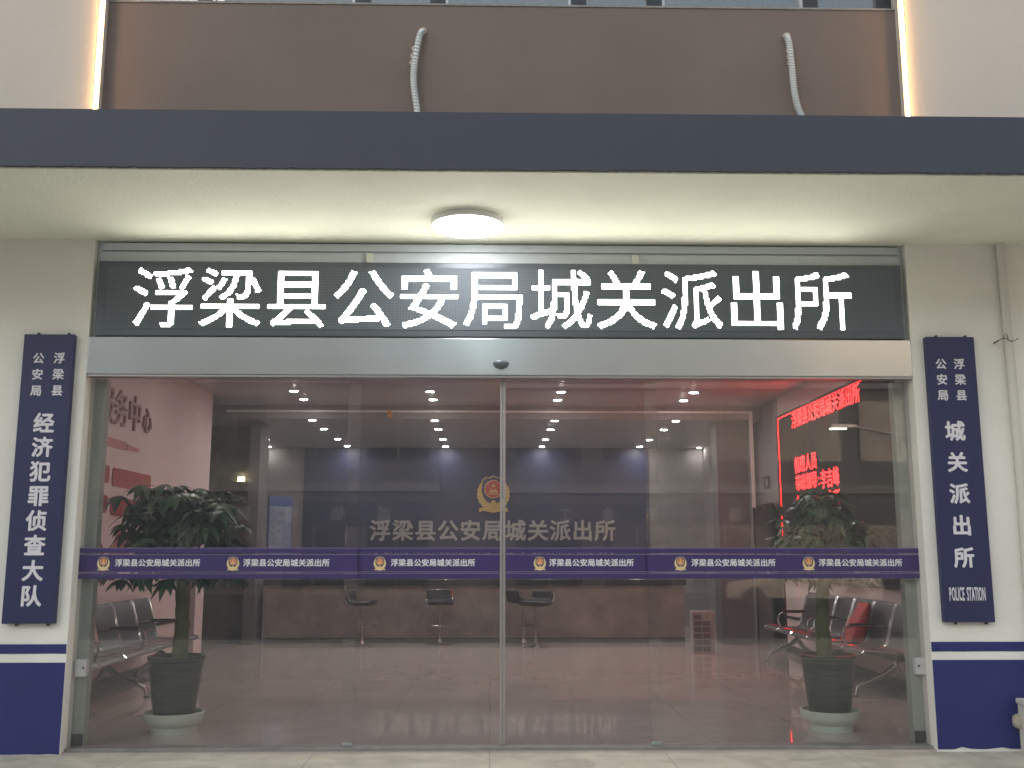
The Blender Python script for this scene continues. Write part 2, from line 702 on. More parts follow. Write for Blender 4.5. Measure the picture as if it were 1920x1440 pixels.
casement(-2.92, -2.15)
casement(-2.15, -1.06, False)
casement(-1.06, -.36)
casement(-.36, .61, False, True)
casement(.61, 1.32)
casement(1.32, 2.42, False, True)
casement(2.42, 3.115)

# interior shell
b = MB()
b.box(-7, 6, .02, 12.6, -.2, 0.0)
b.build('lobby_floor', M_floor, ST)
b = MB()
b.box(-7, 6, .345, 7.9, 3.52, 3.9)
b.build('front_ceiling', M_ceil_f, ST)
b = MB()
b.box(-7, 6, 7.94, 12.6, 3.32, 3.9)
b.build('rear_ceiling', M_ceil_r, ST)
b = MB()
b.box(-7, 6, 7.9, 7.94, 3.318, 3.9)
bulk = b.build('bulkhead', M_greyin, ST)
b = MB()
b.box(-3.95, 3.95, 7.875, 7.898, 3.415, 3.445)
b.box(3.90, 3.95, 7.875, 7.898, 2.0, 3.414)
b.build('trim', mat('white_trim', (.8, .78, .74), .3, var=.02), bulk)
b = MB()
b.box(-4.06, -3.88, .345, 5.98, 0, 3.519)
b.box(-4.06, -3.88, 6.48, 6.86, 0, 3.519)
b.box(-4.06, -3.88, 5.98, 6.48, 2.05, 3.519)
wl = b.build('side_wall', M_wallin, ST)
b = MB()
b.box(-3.882, -3.865, .345, 5.97, 0.001, .10)
b.build('skirting', M_skirt, wl)
b = MB()
b.box(-3.882, -3.868, 4.5, 5.97, .50, .535)
b.build('wall_rail', M_skirt, wl)
b = MB()
b.box(-4.03, -3.95, 5.982, 6.478, .002, 2.048)
dl = b.build('door', M_maroon, ST)
b = MB()
b.tube([(-3.94, 6.40, .98), (-3.90, 6.40, .98), (-3.90, 6.30, .98)], .011)
b.build('handle', M_chrome, dl)
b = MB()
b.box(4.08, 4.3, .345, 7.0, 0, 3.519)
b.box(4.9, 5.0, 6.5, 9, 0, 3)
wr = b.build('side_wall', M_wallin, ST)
b = MB()
b.box(4.08, 4.3, 7.0, 8.45, 2.02, 3.519)
b.box(4.08, 4.3, 8.45, 12.6, 0, 3.519)
b.build('side_wall', M_greyin, ST)
b = MB()
b.box(4.064, 4.082, .345, 6.98, .001, .10)
b.build('skirting', M_skirt, wr)
b = MB()
b.box(4.066, 4.082, 5.4, 6.98, .455, .49)
b.build('wall_rail', M_skirt, wr)
b = MB()
b.box(4.06, 4.30, 6.965, 6.998, 0.0, 2.045)
b.box(4.06, 4.30, 8.452, 8.48, 0.0, 2.045)
b.box(4.06, 4.30, 6.998, 8.452, 2.0, 2.045)
b.build('door_frame', M_maroon, wr)
# rear recess, columns, back wall
b = MB()
b.box(-7, -3.62, 8.9, 9.1, 0, 3.319)
b.build('recess_wall', M_marble, ST)
b = MB()
b.box(-3.66, -3.50, 8.2, 8.8, 0, 3.319)
b.build('column', M_column, ST)
b = MB()
b.box(3.44, 3.92, 8.1, 8.5, 0, 3.319)
b.build('column', M_column, ST)
b = MB()
b.box(-7, 6, 12.2, 12.6, 0, 3.319)
b.build('back_wall', M_greyin, ST)
b = MB()
b.box(-7.2, -7.0, .3, 12.6, -.2, 8)
b.box(6.0, 6.2, .3, 12.6, -.2, 8)
b.box(-9, 9, 12.6, 12.8, -.2, 8.2)
b.box(-9, 9, .3, 12.8, 8.2, 8.4)
b.build('outer_wall', M_plaster, ST)

# ------------------------------------------------------------------ glass entrance
GE = thing('glass_entrance', 'wide automatic sliding glass entrance with purple lettered bands under a steel header', 'entrance', (0.09, .12, 0))
b = MB()
b.box(XL + .002, XR - .002, .0, .10, 2.612, 2.884, bev=.004)
hd = b.build('header', M_header, GE)
b = MB()
b.box(XL + .004, XR - .004, .014, .10, 2.597, 2.611)
b.build('door_track', M_alu, hd)
b = MB()
bm = bmesh.new()
bmesh.ops.create_uvsphere(bm, u_segments=24, v_segments=14, radius=1)
b.bm(bm, 0, lambda c: (.072 + c.x * .058, -.002 + c.y * .05, 2.70 + (c.z * .045 if c.z < 0 else c.z * .022)))
sn = b.build('motion_sensor', M_sensor, hd, smooth=True)
b = MB()
b.box(-2.87, 3.045, .035, .165, 3.545, 3.60)
b.box(-2.87, 3.045, .055, .165, 3.529, 3.5445)
b.box(-2.87, 3.045, .035, .165, 3.454, 3.5285)
b.box(XL + .002, -2.872, .06, .165, 2.886, SOF - .002)
b.box(3.047, XR - .002, .06, .165, 2.886, SOF - .002)
tf = b.build('transom_frame', M_frame, GE)
b = MB()
b.box(-2.868, 3.043, .168, .176, 2.886, 3.60)
b.build('transom_pane', mat('frosted_pane', (.42, .45, .48), .15), tf)
b = MB()
b.box(XL + .003, XR - .003, .06, .20, .001, .018)
b.build('threshold', mat('worn_threshold', (.26, .25, .24), .65, metal=.3, var=.2, vscale=8), GE)
# jambs seen through the glass, with their safety beams
for s, (x0, x1) in ((-1, (XL + .002, -2.825)), (1, (3.0, XR - .002))):
    j = MB()
    j.box(x0, x1, .175, .26, .02, 2.60)
    jb = j.build('jamb', M_jamb, GE)
    j = MB()
    j.box(x0 + .004, x1 - .004, .166, .174, .02, .10)
    j.build('jamb_foot', M_dark, jb)
    c = (-2.855 if s < 0 else 3.06)
    j = MB()
    j.box(c - .04, c + .04, .118, .172, .49, .605, bev=.006)
    bx = j.build('beam_sensor', M_film_white, jb)
    j = MB()
    j.lathe([(.008, 0), (.008, .004)], seg=12)
    j.v = [(c + (.02 if s < 0 else -.02) + q[0], .116 - q[2] + .002, .55 + q[1]) for q in j.v]
    j.build('lens', M_black, bx)


# ---- police badge in layers: 0 gold, 1 blue, 2 red
def badge(mb, xf, cx, cz, W, t):
    def P(pts, w0, w1, mi):
        mb.prism([(cx + u * W, cz + v * W) for u, v in pts], xf, w0 * t, w1 * t, mi)
    wreath = []
    for k in range(96):
        a = R(90 + 360 * k / 96)
        low = max(0, -math.sin(a) * .5 + .55)
        rr = .42 + .07 * min(1, low) + (.016 * math.sin(k * 1.57) if math.sin(a) < .5 else 0)
        wreath.append((rr * 1.02 * math.cos(a), .02 + rr * math.sin(a) * 1.05))
    P(wreath, 0, .35, 0)
    P([(-.42, -.54), (-.30, -.50), (-.15, -.53), (0, -.56), (.15, -.53), (.30, -.50), (.42, -.54), (.40, -.42), (.2, -.40), (0, -.43), (-.2, -.40), (-.40, -.42)], 0.0, .5, 0)

    def shield(k):
        base = [(0, .52), (.10, .455), (.22, .47), (.33, .38), (.36, .22), (.37, .05), (.31, -.14), (.20, -.27), (0, -.37)]
        base = [(u * k, .06 + (v - .06) * k) for u, v in base]
        return base + [(-u, v) for u, v in base[-2:0:-1]]
    P(shield(1.0), .36, .55, 0)
    P(shield(.92), .56, .66, 1)
    P([(.265 * math.cos(R(a)), .115 + .265 * math.sin(R(a))) for a in range(0, 360, 12)], .67, .8, 0)
    P([(.235 * math.cos(R(a)), .115 + .235 * math.sin(R(a))) for a in range(0, 360, 12)], .81, .9, 2)
    # gate and stars
    P([(-.13, .02), (.13, .02), (.13, .06), (.10, .075), (.10, .10), (-.10, .10), (-.10, .075), (-.13, .06)], .91, 1.0, 0)
    P([(-.16, -.04), (.16, -.04), (.14, -.01), (-.14, -.01)], .91, 1.0, 0)

    def star(x, y, r):
        return [(x + (r if k % 2 == 0 else r * .42) * math.sin(k * math.pi / 5), y + (r if k % 2 == 0 else r * .42) * math.cos(k * math.pi / 5)) for k in range(10)]
    P(star(0, .21, .075), .91, 1.0, 0)
    for x, y in ((-.12, .16), (-.06, .125), (.06, .125), (.12, .16)):
        P(star(x, y, .025), .91, 1.0, 0)
    P([(-.10, -.33), (.10, -.33), (.05, -.22), (0, -.20), (-.05, -.22)], .67, .9, 0)


STATION = '浮梁县公安局城关派出所'
BANDS = ((1.340, 1.373), (1.209, 1.328), (1.161, 1.194))


def pane(name, x0, x1, y0, y1, marks, z1=2.60):
    g = MB()
    g.box(x0, x1, y0, y1, .02, z1)
    o = g.build(name, M_glass, GE)
    k = MB()
    for i, (a, c) in enumerate(BANDS):
        k.box(x0 + .001, x1 - .001, y0 - .0022, y0 - .0006, a, c, 0)
    for a, c in ((1.373, 1.376), (1.328, 1.331), (1.206, 1.209), (1.194, 1.1965)):
        k.box(x0 + .001, x1 - .001, y0 - .0022, y0 - .0006, a, c, 1)
    k.build('purple_band', [M_band, M_bandline], o)
    for e, t0, t1 in marks:
        k = MB()
        badge(k, front(y0 - .0026), e, 1.268, .093, .0012)
        k.build('emblem', [M_goldfilm, M_badgeblue, M_redfilm], o)
        k = MB()
        p_ = (t1 - t0) / 11
        for i, ch in enumerate(STATION):
            k.glyph(ch, front(y0 - .0026), t0 + (i + .5) * p_, 1.272, p_ * .98, .0008, bold=.028)
        k.build('lettering', M_film_white, o)
    return o


pane('side_panel', XL + .001, -.946, .104, .114, ((-2.736, -2.657, -2.055), (-1.825, -1.754, -1.141)))
pane('side_panel', 1.123, XR - .001, .104, .114, ((1.361, 1.438, 2.046), (2.285, 2.355, 2.962)))
lf1 = pane('door_leaf', -1.04, .068, .142, .152, ((-.790, -.713, -.108),))
lf2 = pane('door_leaf', .108, 1.22, .142, .152, ((.355, .420, 1.032),))
for lf, x0, x1 in ((lf1, .0685, .0862), (lf2, .0898, .1075)):
    k = MB()
    k.box(x0, x1, .132, .166, .022, 2.60, bev=.003)
    k.build('meeting_stile', M_alu, lf)
for lf, x in ((lf1, -.99), (lf2, 1.165)):
    k = MB()
    k.box(x - .035, x + .035, .116, .1405, .019, .04, bev=.004)
    k.build('floor_clip', mat('clip_steel', (.45, .55, .52), .3, metal=.3), lf)

# ------------------------------------------------------------------ scrolling text screen over the door
TK = thing('text_screen', 'long dark dot matrix screen showing eleven bright white characters above the door header', 'led sign', (0.09, .05, 2.89))
b = MB()
b.box(-2.872, 3.043, .0, .12, 2.893, 3.452, bev=.006)
b.build('cabinet', M_cab, TK)
b = MB()
b.box(-2.80, 2.98, -.004, .01, 2.945, 3.41)
b.build('screen', M_screen, TK)
b = MB()
pitch = .01
x = -2.625
for ch in STATION:
    g = raster(ch, 48, .018, 1.0)
    for r_ in range(48):
        c_ = 0
        while c_ < 48:
            if g[r_, c_]:
                e_ = c_
                while e_ < 48 and g[r_, e_]:
                    e_ += 1
                x0, x1 = x + c_ * pitch, x + e_ * pitch
                zt = 3.418 - r_ * pitch
                b.add([(x0, -.0055, zt - .0096), (x1, -.0055, zt - .0096), (x1, -.0055, zt), (x0, -.0055, zt)], [(0, 1, 2, 3)])
                c_ = e_
            else:
                c_ += 1
    x += .4825
b.build('lit_characters', M_led, TK, recalc=False)
for xx in (-.90, 1.07):
    b = MB()
    b.box(xx - .025, xx + .025, .012, .034, 3.4525, 3.525, bev=.004)
    b.build('bracket', mat('bracket_plastic', (.62, .62, .56), .5), TK)

# ------------------------------------------------------------------ lamp under the canopy
LP = thing('ceiling_lamp', 'glowing round white flush lamp on the underside of the canopy', 'lamp', (-.165, -.48, SOF))
b = MB()
b.lathe([(.248, SOF - .001), (.254, SOF - .02), (.252, SOF - .040), (.244, SOF - .042), (.240, SOF - .030)], -.165, -.48, 48)
b.build('rim', mat('lamp_rim', (.85, .85, .86), .5), LP, smooth=True)
b = MB()
b.lathe([(.239, SOF - .032), (.236, SOF - .043), (.21, SOF - .060), (.15, SOF - .073), (.08, SOF - .078), (.0, SOF - .079)], -.165, -.48, 48)
b.build('diffuser', M_lamp, LP, smooth=True)

# ------------------------------------------------------------------ vertical name boards
def name_board(xa, xb, z0, z1, small, big, extra, label):
    t = thing('name_board', label, 'sign', ((xa + xb) / 2, 0, z0), group='navy vertical name boards beside the entrance')
    k = MB()
    k.box(xa, xb, -.056, -.006, z0, z1, bev=.003)
    k.build('board', M_sign, t)
    xf = front(-.0562)
    for lst, sz, bo in ((small, .082, .022), (big, .148, .030)):
        for ch, u, v in lst:
            k = MB()
            k.glyph(ch, xf, u, v, sz, .003, bold=bo)
            k.build('character', M_white, t)
    if extra:
        k = MB()
        txt, u0, u1, v, h = extra
        adv = [glyph_adv(c) if c != ' ' else .45 for c in txt]
        s = (u1 - u0) / sum(adv)
        u = u0
        size = h / .72
        for c, a in zip(txt, adv):
            if c != ' ':
                k.glyph(c, xf, u + a * s / 2, v, size, .003, bold=.02, sx=s / size * .94)
            u += a * s
        k.build('english_lettering', M_white, t)
    for x_ in (xa + .09, xb - .05):
        for z_, d in ((z1, 1), (z0, -1)):
            k = MB()
            k.tube([(x_, -.03, z_ - .004 * d), (x_, -.03, z_ + .016 * d)], .009, 10)
            k.tube([(x_, -.03, z_ + .012 * d), (x_, .0, z_ + .012 * d)], .005, 8)
            k.build('bolt', M_black, t)
    return t


name_board(-3.345, -2.990, .862, 2.888,
           [(c, -3.083, 2.715 - i * .117) for i, c in enumerate('浮梁县')] + [(c, -3.23, 2.713 - i * .117) for i, c in enumerate('公安局')],
           [(c, -3.158, 2.248 - i * .1712) for i, c in enumerate('经济犯罪侦查大队')], None,
           'navy vertical board of eight large white characters left of the glass entrance')
name_board(3.172, 3.528, .863, 2.898,
           [(c, 3.405, 2.697 - i * .115) for i, c in enumerate('浮梁县')] + [(c, 3.271, 2.697 - i * .115) for i, c in enumerate('公安局')],
           [(c, 3.339, 2.207 - i * .2243) for i, c in enumerate('城关派出所')],
           ('POLICE STATION', 3.215, 3.474, 1.062, .092),
           'navy vertical board of five large white characters and POLICE STATION right of entrance')

# ------------------------------------------------------------------ warm light strips
for s, xc, lab in ((-1, -2.925, 'warm glowing light strip on the corner left of the brown upper wall'), (1, 3.12, 'warm glowing light strip on the corner right of the brown upper wall')):
    t = thing('light_strip', lab, 'light strip', (xc, UY, 4.0), group='warm vertical light strips')
    xo = xc + s * .006
    k = MB()
    a, c = sorted((xc - s * .012, xc + s * .032))
    k.box(a, c, UY - .006, UY - .001, 3.99, 8.0)
    k.build('channel', M_alu, t)
    k = MB()
    k.tube([(xc + s * .010, UY - .015, 3.995), (xc + s * .010, UY - .015, 8.0)], .0135, 10)
    k.build('glow_tube', M_strip, t, smooth=True)

# ------------------------------------------------------------------ loose conduits on the brown wall
def conduit(path, label, flap_z):
    t = thing('flexible_conduit', label, 'conduit', path[-1], group='loose ribbed conduits on the brown wall')
    P = [Vector(p) for p in path]
    pts = []
    for i in range(len(P) - 1):
        p0, p1, p2, p3 = P[max(i - 1, 0)], P[i], P[i + 1], P[min(i + 2, len(P) - 1)]
        for k in range(26):
            u = k / 26
            pts.append(.5 * ((2 * p1) + (-p0 + p2) * u + (2 * p0 - 5 * p1 + 4 * p2 - p3) * u * u + (-p0 + 3 * p1 - 3 * p2 + p3) * u ** 3))
    pts.append(P[-1])
    rad = [.023 + .0022 * math.sin(i * 2.2) for i in range(len(pts))]
    k = MB()
    k.tube(pts, .022, 14, radii=rad)
    tb = k.build('tube', M_conduit, t, smooth=True, sharp=80)
    # spiral seam
    k = MB()
    hx = []
    for i in range(len(pts) - 1):
        for q in range(4):
            p = pts[i].lerp(pts[i + 1], q / 4)
            a = (i * 4 + q) * .52
            hx.append((p.x + .0245 * math.cos(a), p.y + .0245 * math.sin(a), p.z))
    k.tube(hx, .0032, 5)
    k.build('spiral_seam', mat('seam_grey', (.50, .53, .55), .6), tb)  # raised seam, greyer than the tube
    k = MB()
    i0 = min(range(len(pts)), key=lambda i: abs(pts[i].z - flap_z))
    seg = pts[max(0, i0 - 9):i0 + 9]
    vv = []
    for i, p in enumerate(seg):
        vv += [(p.x - .018, p.y - .014, p.z), (p.x - .032 - .006 * math.sin(i), p.y - .022, p.z), (p.x - .031 - .006 * math.sin(i), p.y - .019, p.z), (p.x - .018, p.y - .010, p.z)]
    ff = []
    for i in range(len(seg) - 1):
        for q in range(4):
            ff.append((i * 4 + q, i * 4 + (q + 1) % 4, i * 4 + 4 + (q + 1) % 4, i * 4 + 4 + q))
    ff += [(0, 1, 2, 3), tuple(len(vv) - 4 + q for q in range(4))]
    k.add(vv, ff)
    k.build('torn_tape', M_conduit2, tb)
    k = MB()
    bm = bmesh.new()
    bmesh.ops.create_uvsphere(bm, u_segments=14, v_segments=10, radius=.031)
    p0 = pts[0]
    rr = random.Random(3)
    for q in bm.verts:
        q.co *= rr.uniform(.85, 1.1)
    k.bm(bm, 0, lambda c: (p0.x + c.x, p0.y + c.y, p0.z + c.z * .8))
    k.build('taped_end', M_conduit2, tb)


conduit([(-.528, -.03, 5.27), (-.552, -.07, 5.20), (-.585, -.085, 4.97), (-.586, -.09, 4.80), (-.556, -.095, 4.58), (-.53, -.10, 4.30), (-.52, -.11, 3.99)],
        'short ribbed conduit bowing left on the brown wall near the middle', 5.02)
conduit([(2.262, -.03, 5.26), (2.267, -.075, 5.17), (2.275, -.085, 4.97), (2.283, -.09, 4.80), (2.30, -.095, 4.66), (2.345, -.10, 4.52), (2.40, -.11, 4.26), (2.43, -.11, 3.99)],
        'ribbed conduit curving right at its foot on the right of the brown wall', 5.04)

# ------------------------------------------------------------------ drain pipe, tie wire, corner post
DP = thing('drain_pipe', 'thin white painted drain pipe running up the right pillar', 'pipe', (3.79, -.03, 0))
b = MB()
b.tube([(3.79, -.034, .62), (3.80, -.034, 1.8), (3.79, -.034, SOF - .002)], .032, 16)
b.build('pipe', M_pvc, DP, smooth=True)
b = MB()
b.box(3.752, 3.838, -.067, .0, .50, .62, bev=.01)
b.build('pipe_foot', M_pvc, DP)
TW = MB()
pts = []
for i in range(34):
    u = i / 33
    pts.append((3.70 + .155 * u, -.072 - .012 * math.sin(u * 5), 2.868 + .012 * math.sin(u * 7) + .012 * u))
TW.tube(pts, .0028, 6)
TW.tube([(3.735, -.075, 2.872), (3.738, -.08, 2.905), (3.75, -.08, 2.918), (3.766, -.08, 2.905), (3.77, -.075, 2.874)], .0025, 6)
TW.tube([(3.70, -.072, 2.868), (3.692, -.05, 2.862), (3.700, -.005, 2.862)], .0055, 6)
tag(TW.build('tie_wire', mat('rusty_wire', (.07, .05, .04), .7)), 'thin rusty wire looped around the drain pipe on the right pillar', 'wire')
PB = thing('white_post', 'short white plastic post with cap at the foot of the blue painted pillar', 'post', (3.70, -.11, -.01))
b = MB()
b.box(3.640, 3.76, -.17, -.05, -.0095, .315, bev=.006)
b.build('shaft', M_pvc, PB)
b = MB()
b.box(3.632, 3.768, -.178, -.042, .316, .352, bev=.008)
b.build('cap', M_pvc, PB)
b = MB()
bm = bmesh.new()
bmesh.ops.create_icosphere(bm, subdivisions=3, radius=.052)
rr = random.Random(8)
for q in bm.verts:
    q.co *= rr.uniform(.93, 1.05)
b.bm(bm, 0, lambda c: (3.640 + c.x * .95, -.060 + c.y * .85, .198 + c.z))
bm = bmesh.new()
bmesh.ops.create_icosphere(bm, subdivisions=2, radius=.03)
b.bm(bm, 0, lambda c: (3.662 + c.x, -.030 + c.y, .168 + c.z))
tag(b.build('foam_lump', M_foam, smooth=True), 'rounded beige foam lump stuck between the white post and blue wall', 'foam')

# ------------------------------------------------------------------ downlights
def downlight(x_, y_, z_, r_, glow=None):
    t = thing('downlight', '', 'downlight', (x_, y_, z_))
    k = MB()
    k.lathe([(r_ * 1.35, z_ - .001), (r_ * 1.32, z_ - .008), (r_ * 1.02, z_ - .010), (r_ * 1.0, z_ - .002)], x_, y_, 20)
    k.build('rim', M_frame, t, smooth=True)
    k = MB()
    k.lathe([(r_ * .98, z_ - .004), (r_ * .5, z_ - .012), (0, z_ - .014)], x_, y_, 20)
    k.build('lens', glow or M_down, t, smooth=True)
    return t


cols_f = (-2.69, -.835, .965, 2.79)
cols_r = (-2.70, -.85, .97, 2.82)
cn = ('left hand', 'centre left', 'centre right', 'right hand')
d0 = None
for zz, rows, cols, gname, rnames in (
        (3.52, (6.5, 7.25, 4.5, 2.4), cols_f, 'downlights in the front ceiling', ('nearer front row of the glossy ceiling', 'row just before the white ceiling trim', 'third row above the benches', 'row close behind the steel header')),
        (3.32, (8.05, 9.15, 10.65, 11.85), cols_r, 'downlights in the rear ceiling',
         ('first row behind the white ceiling trim', 'second row behind the white trim', 'third row over the counter', 'last row close to the navy wall'))):
    d0 = None
    for j, yy in enumerate(rows):
        for i, xx in enumerate(cols):
            lab = 'small bright ceiling spot, %s one in the %s' % (cn[i], rnames[j])
            if d0 is None:
                d0 = downlight(xx, yy, zz, .055)
                base = Vector((xx, yy, zz))
                d0['label'] = lab
                d0['group'] = gname
            else:
                dup(d0, (xx, yy, zz), 0, lab, gname)
for xx, yy, lab in ((-3.95, 10.7, 'nearer small spot high on the left behind the grey column'), (-4.2, 12.0, 'farther small spot high on the left behind the grey column'),
                    (4.0, 10.4, 'nearer small spot high on the right by the grey column'), (3.98, 12.0, 'farther small spot high on the right by the grey column')):
    t = downlight(xx, yy, 3.32, .045, M_down2)
    t['label'] = lab
    t['group'] = 'downlights by the rear side walls'

# ------------------------------------------------------------------ back wall sign and badge
WS = thing('wall_sign', 'tall navy wall panel with grey metal characters and spelled out lettering behind the counter', 'wall sign', (-.25, 12.17, 0))
b = MB()
b.box(-3.55, 3.03, 12.165, 12.199, .0, 3.317)
b.build('panel', M_navyin, WS)
p_ = (2.385 + 2.29) / 11
for i, ch in enumerate(STATION):
    b = MB()
    b.glyph(ch, front(12.165), -2.29 + (i + .5) * p_, 1.752, .405, .03, bold=.026)
    b.build('character', M_letter, WS)
b = MB()
words = 'FU LIANG XIAN GONG AN JU CHENG GUAN PAI CHU SUO'
adv = [glyph_adv(c) + .06 if c != ' ' else .62 for c in words]
s_ = (2.36 + 2.29) / sum(adv)
u = -2.29
for c, a in zip(words, adv):
    if c != ' ':
        b.glyph(c, front(12.165), u + a * s_ / 2, 1.372, s_ * 1.0, .012, bold=.012)
    u += a * s_
b.build('spelled_lettering', M_letter, WS)
b = MB()
badge(b, front(12.162), .055, 2.45, .66, .05)
tag(b.build('police_badge', [M_gold, M_badgeblue, M_red]), 'large gold, blue and red police badge on the navy wall panel', 'badge')

# ------------------------------------------------------------------ reception counter
RC = thing('reception_counter', 'long low brown marble reception counter with black top before the navy wall', 'counter', (-.2, 8.8, 0))
b = MB()
b.box(-3.40, 2.95, 8.47, 8.52, .0, .845)
b.box(2.90, 2.95, 8.521, 9.2, .0, .845)
b.build('front_panel', M_marble, RC)
b = MB()
b.box(-3.42, 2.98, 8.42, 9.25, .846, .935, bev=.006)
b.build('countertop', mat('black_stone', (.010, .010, .012), .2), RC)
b = MB()
b.box(-3.40, 2.95, 8.46, 8.468, .0, .07)
b.build('kickboard', M_skirt, RC)

# ------------------------------------------------------------------ bar stools
def stool():
    t = thing('bar_stool', '', 'bar stool')
    k = MB()
    k.lathe([(.205, 0.0), (.205, .008), (.19, .016), (.06, .035), (.035, .06), (.03, .09)], 0, 0, 28)
    k.build('base', M_chrome, t, smooth=True)
    k = MB()
    k.tube([(0, 0, .085), (0, 0, .42)], .027, 14)
    k.tube([(0, 0, .42), (0, 0, .66)], .018, 14)
    k.tube([(0, -.02, .63), (.06, -.12, .63), (.10, -.16, .625)], .006, 8)
    k.build('gas_lift', M_chrome, t, smooth=True)
    k = MB()
    k.tube([(-.02, 0, .30), (-.13, -.03, .30), (-.15, -.17, .30), (.15, -.17, .30), (.13, -.03, .30), (.02, 0, .30)], .010, 8)
    k.build('footrest', M_chrome, t, smooth=True)
    # seat pad with a low rolled back (back towards +y of the stool)
    prof = [(-.19, .675), (-.17, .70), (-.05, .695), (.08, .695), (.135, .71), (.16, .76), (.17, .85), (.205, .865), (.232, .84), (.22, .73), (.18, .65), (.06, .62), (-.16, .62)]
    k = MB()
    k.prism(prof, lambda u_, v_, w_: (w_, u_, v_), -.20, .20)
    st_ = k.build('seat', M_seatblk, t, smooth=True)
    bv = st_.modifiers.new('b', 'BEVEL')
    bv.width = .012
    bv.segments = 2
    for sx_ in (-.205, .205):
        k = MB()
        k.tube([(sx_, -.17, .68), (sx_, .06, .672), (sx_, .15, .69), (sx_, .19, .76), (sx_, .205, .85)], .009, 8)
        k.build('side_trim', M_chrome, t, smooth=True)
    return t


sp_ = [(-1.86, 7.95, R(80), 'bar stool turned sideways at the left, seen in profile before the counter'),
       (-.74, 8.10, R(8), 'bar stool with square low back standing alone left of the door meeting edge'),
       (.50, 8.10, R(120), 'bar stool half hidden behind another right of the door meeting edge'),
       (.66, 7.75, R(-40), 'front bar stool overlapping another right of the door meeting edge')]
s0 = stool()
for ob in s0.children:
    ob.data.transform(Matrix.Scale(.93, 4))
for i, (x_, y_, a_, lab) in enumerate(sp_):
    if i == 0:
        s0.location = (x_, y_, .001)
        s0.rotation_euler = (0, 0, a_)
        s0['label'] = lab
        s0['group'] = 'bar stools at the counter'
    else:
        dup(s0, (x_, y_, .001), a_, lab, 'bar stools at the counter')

# ------------------------------------------------------------------ waiting benches (six seats on one beam; back towards -x of the bench)
def bench():
    t = thing('waiting_bench', '', 'bench')
    n, wd = 6, .575
    L = n * wd
    k = MB()
    k.box(-.20, -.12, -L / 2 + .05, L / 2 - .05, .33, .385)
    k.build('beam', M_dark, t)
    prof = [(.22, .405), (.20, .43), (.12, .432), (-.10, .405), (-.19, .408), (-.235, .44), (-.27, .56), (-.335, .80), (-.36, .835)]
    for i in range(n):
        y0, y1 = -L / 2 + i * wd + .012, -L / 2 + (i + 1) * wd - .012
        k = MB()
        up_ = [(x_, z_) for x_, z_ in prof]
        dn = [(x_ - .004, z_ - .014) if z_ < .45 else (x_ - .014, z_ - .003) for x_, z_ in prof]
        k.prism(up_ + dn[::-1], lambda u_, v_, w_: (u_, w_, v_), y0 + .014, y1 - .014)
        se = k.build('seat', M_perf, t, smooth=True, sharp=60)
        k = MB()
        for yy in (y0 + .006, y1 - .006):
            k.tube([(x_, yy, z_) for x_, z_ in prof], .0105, 8)
        k.tube([(prof[-1][0], y0 + .006, prof[-1][1]), (prof[-1][0], y1 - .006, prof[-1][1])], .0105, 8)
        k.tube([(prof[0][0], y0 + .006, prof[0][1]), (prof[0][0], y1 - .006, prof[0][1])], .0105, 8)
        k.build('seat_rim', M_chrome, se, smooth=True)
    for yy in (-1.55, 0, 1.55):
        k = MB()
        k.tube([(-.16, yy, .36), (-.15, yy, .25)], .03, 10)
        k.tube([(-.15, yy, .27), (-.04, yy, .20), (.14, yy, .125), (.225, yy, .085), (.24, yy, .012)], .02, 10, radii=[.034, .026, .021, .018, .016])
        k.tube([(-.15, yy, .27), (-.22, yy, .17), (-.33, yy, .10), (-.375, yy, .06), (-.38, yy, .012)], .02, 10, radii=[.034, .026, .021, .018, .016])
        lg = k.build('leg', M_chrome, t, smooth=True)
        k = MB()
        for xx in (.24, -.38):
            k.lathe([(.03, .0), (.03, .008), (.012, .014)], xx, yy, 14)
        k.build('foot_pad', M_black, lg)
    for yy in (-L / 2 + wd, L / 2 - wd, -L / 2 + 3 * wd):
        k = MB()
        k.tube([(-.255, yy, .60), (-.10, yy, .625), (.12, yy, .625), (.185, yy, .60), (.20, yy, .52), (.16, yy, .44), (.08, yy, .40)], .0125, 10)
        am = k.build('armrest', M_chrome, t, smooth=True)
        k = MB()
        k.box(-.13, .13, yy - .022, yy + .022, .632, .648, bev=.006)
        k.build('arm_pad', M_black, am)
    return t


bn = bench()
bn.location = (-3.47, 2.72, 0)
bn['label'] = 'grey perforated steel waiting bench against the left lobby wall behind a potted tree'
bn['group'] = 'steel waiting benches'
dup(bn, (3.70, 4.18, 0), math.pi, 'grey perforated steel waiting bench against right lobby wall, red bag on it', 'steel waiting benches')

# red bag on the right bench
BG = thing('red_bag', 'crumpled red carrier bag leaning on the right hand bench', 'bag', (3.78, 3.55, .435))
b = MB()
nz, na = 12, 28
rr = random.Random(2)
vv = []
for i in range(nz + 1):
    u = i / nz
    hw = .17 * (1 - .25 * u) * (1 + .05 * math.sin(u * 7))
    hd_ = .085 * (1 - .72 * u ** 1.5) + .01
    for k_ in range(na):
        a = 2 * math.pi * k_ / na
        ca, sa = math.cos(a), math.sin(a)
        q = 1 + rr.uniform(-.05, .05)
        vv.append((3.77 + .165 * u + hd_ * math.copysign(abs(ca) ** .6, ca) * q, 3.55 + .02 * u + hw * math.copysign(abs(sa) ** .6, sa) * q, .437 + .37 * u + .014 * math.sin(a * 3) * u))
ff = [(i * na + k_, i * na + (k_ + 1) % na, (i + 1) * na + (k_ + 1) % na, (i + 1) * na + k_) for i in range(nz) for k_ in range(na)]
ff += [tuple(range(na))[::-1], tuple(nz * na + k_ for k_ in range(na))]
b.add(vv, ff)
b.build('bag_body', M_bag, BG, smooth=True, sharp=70)
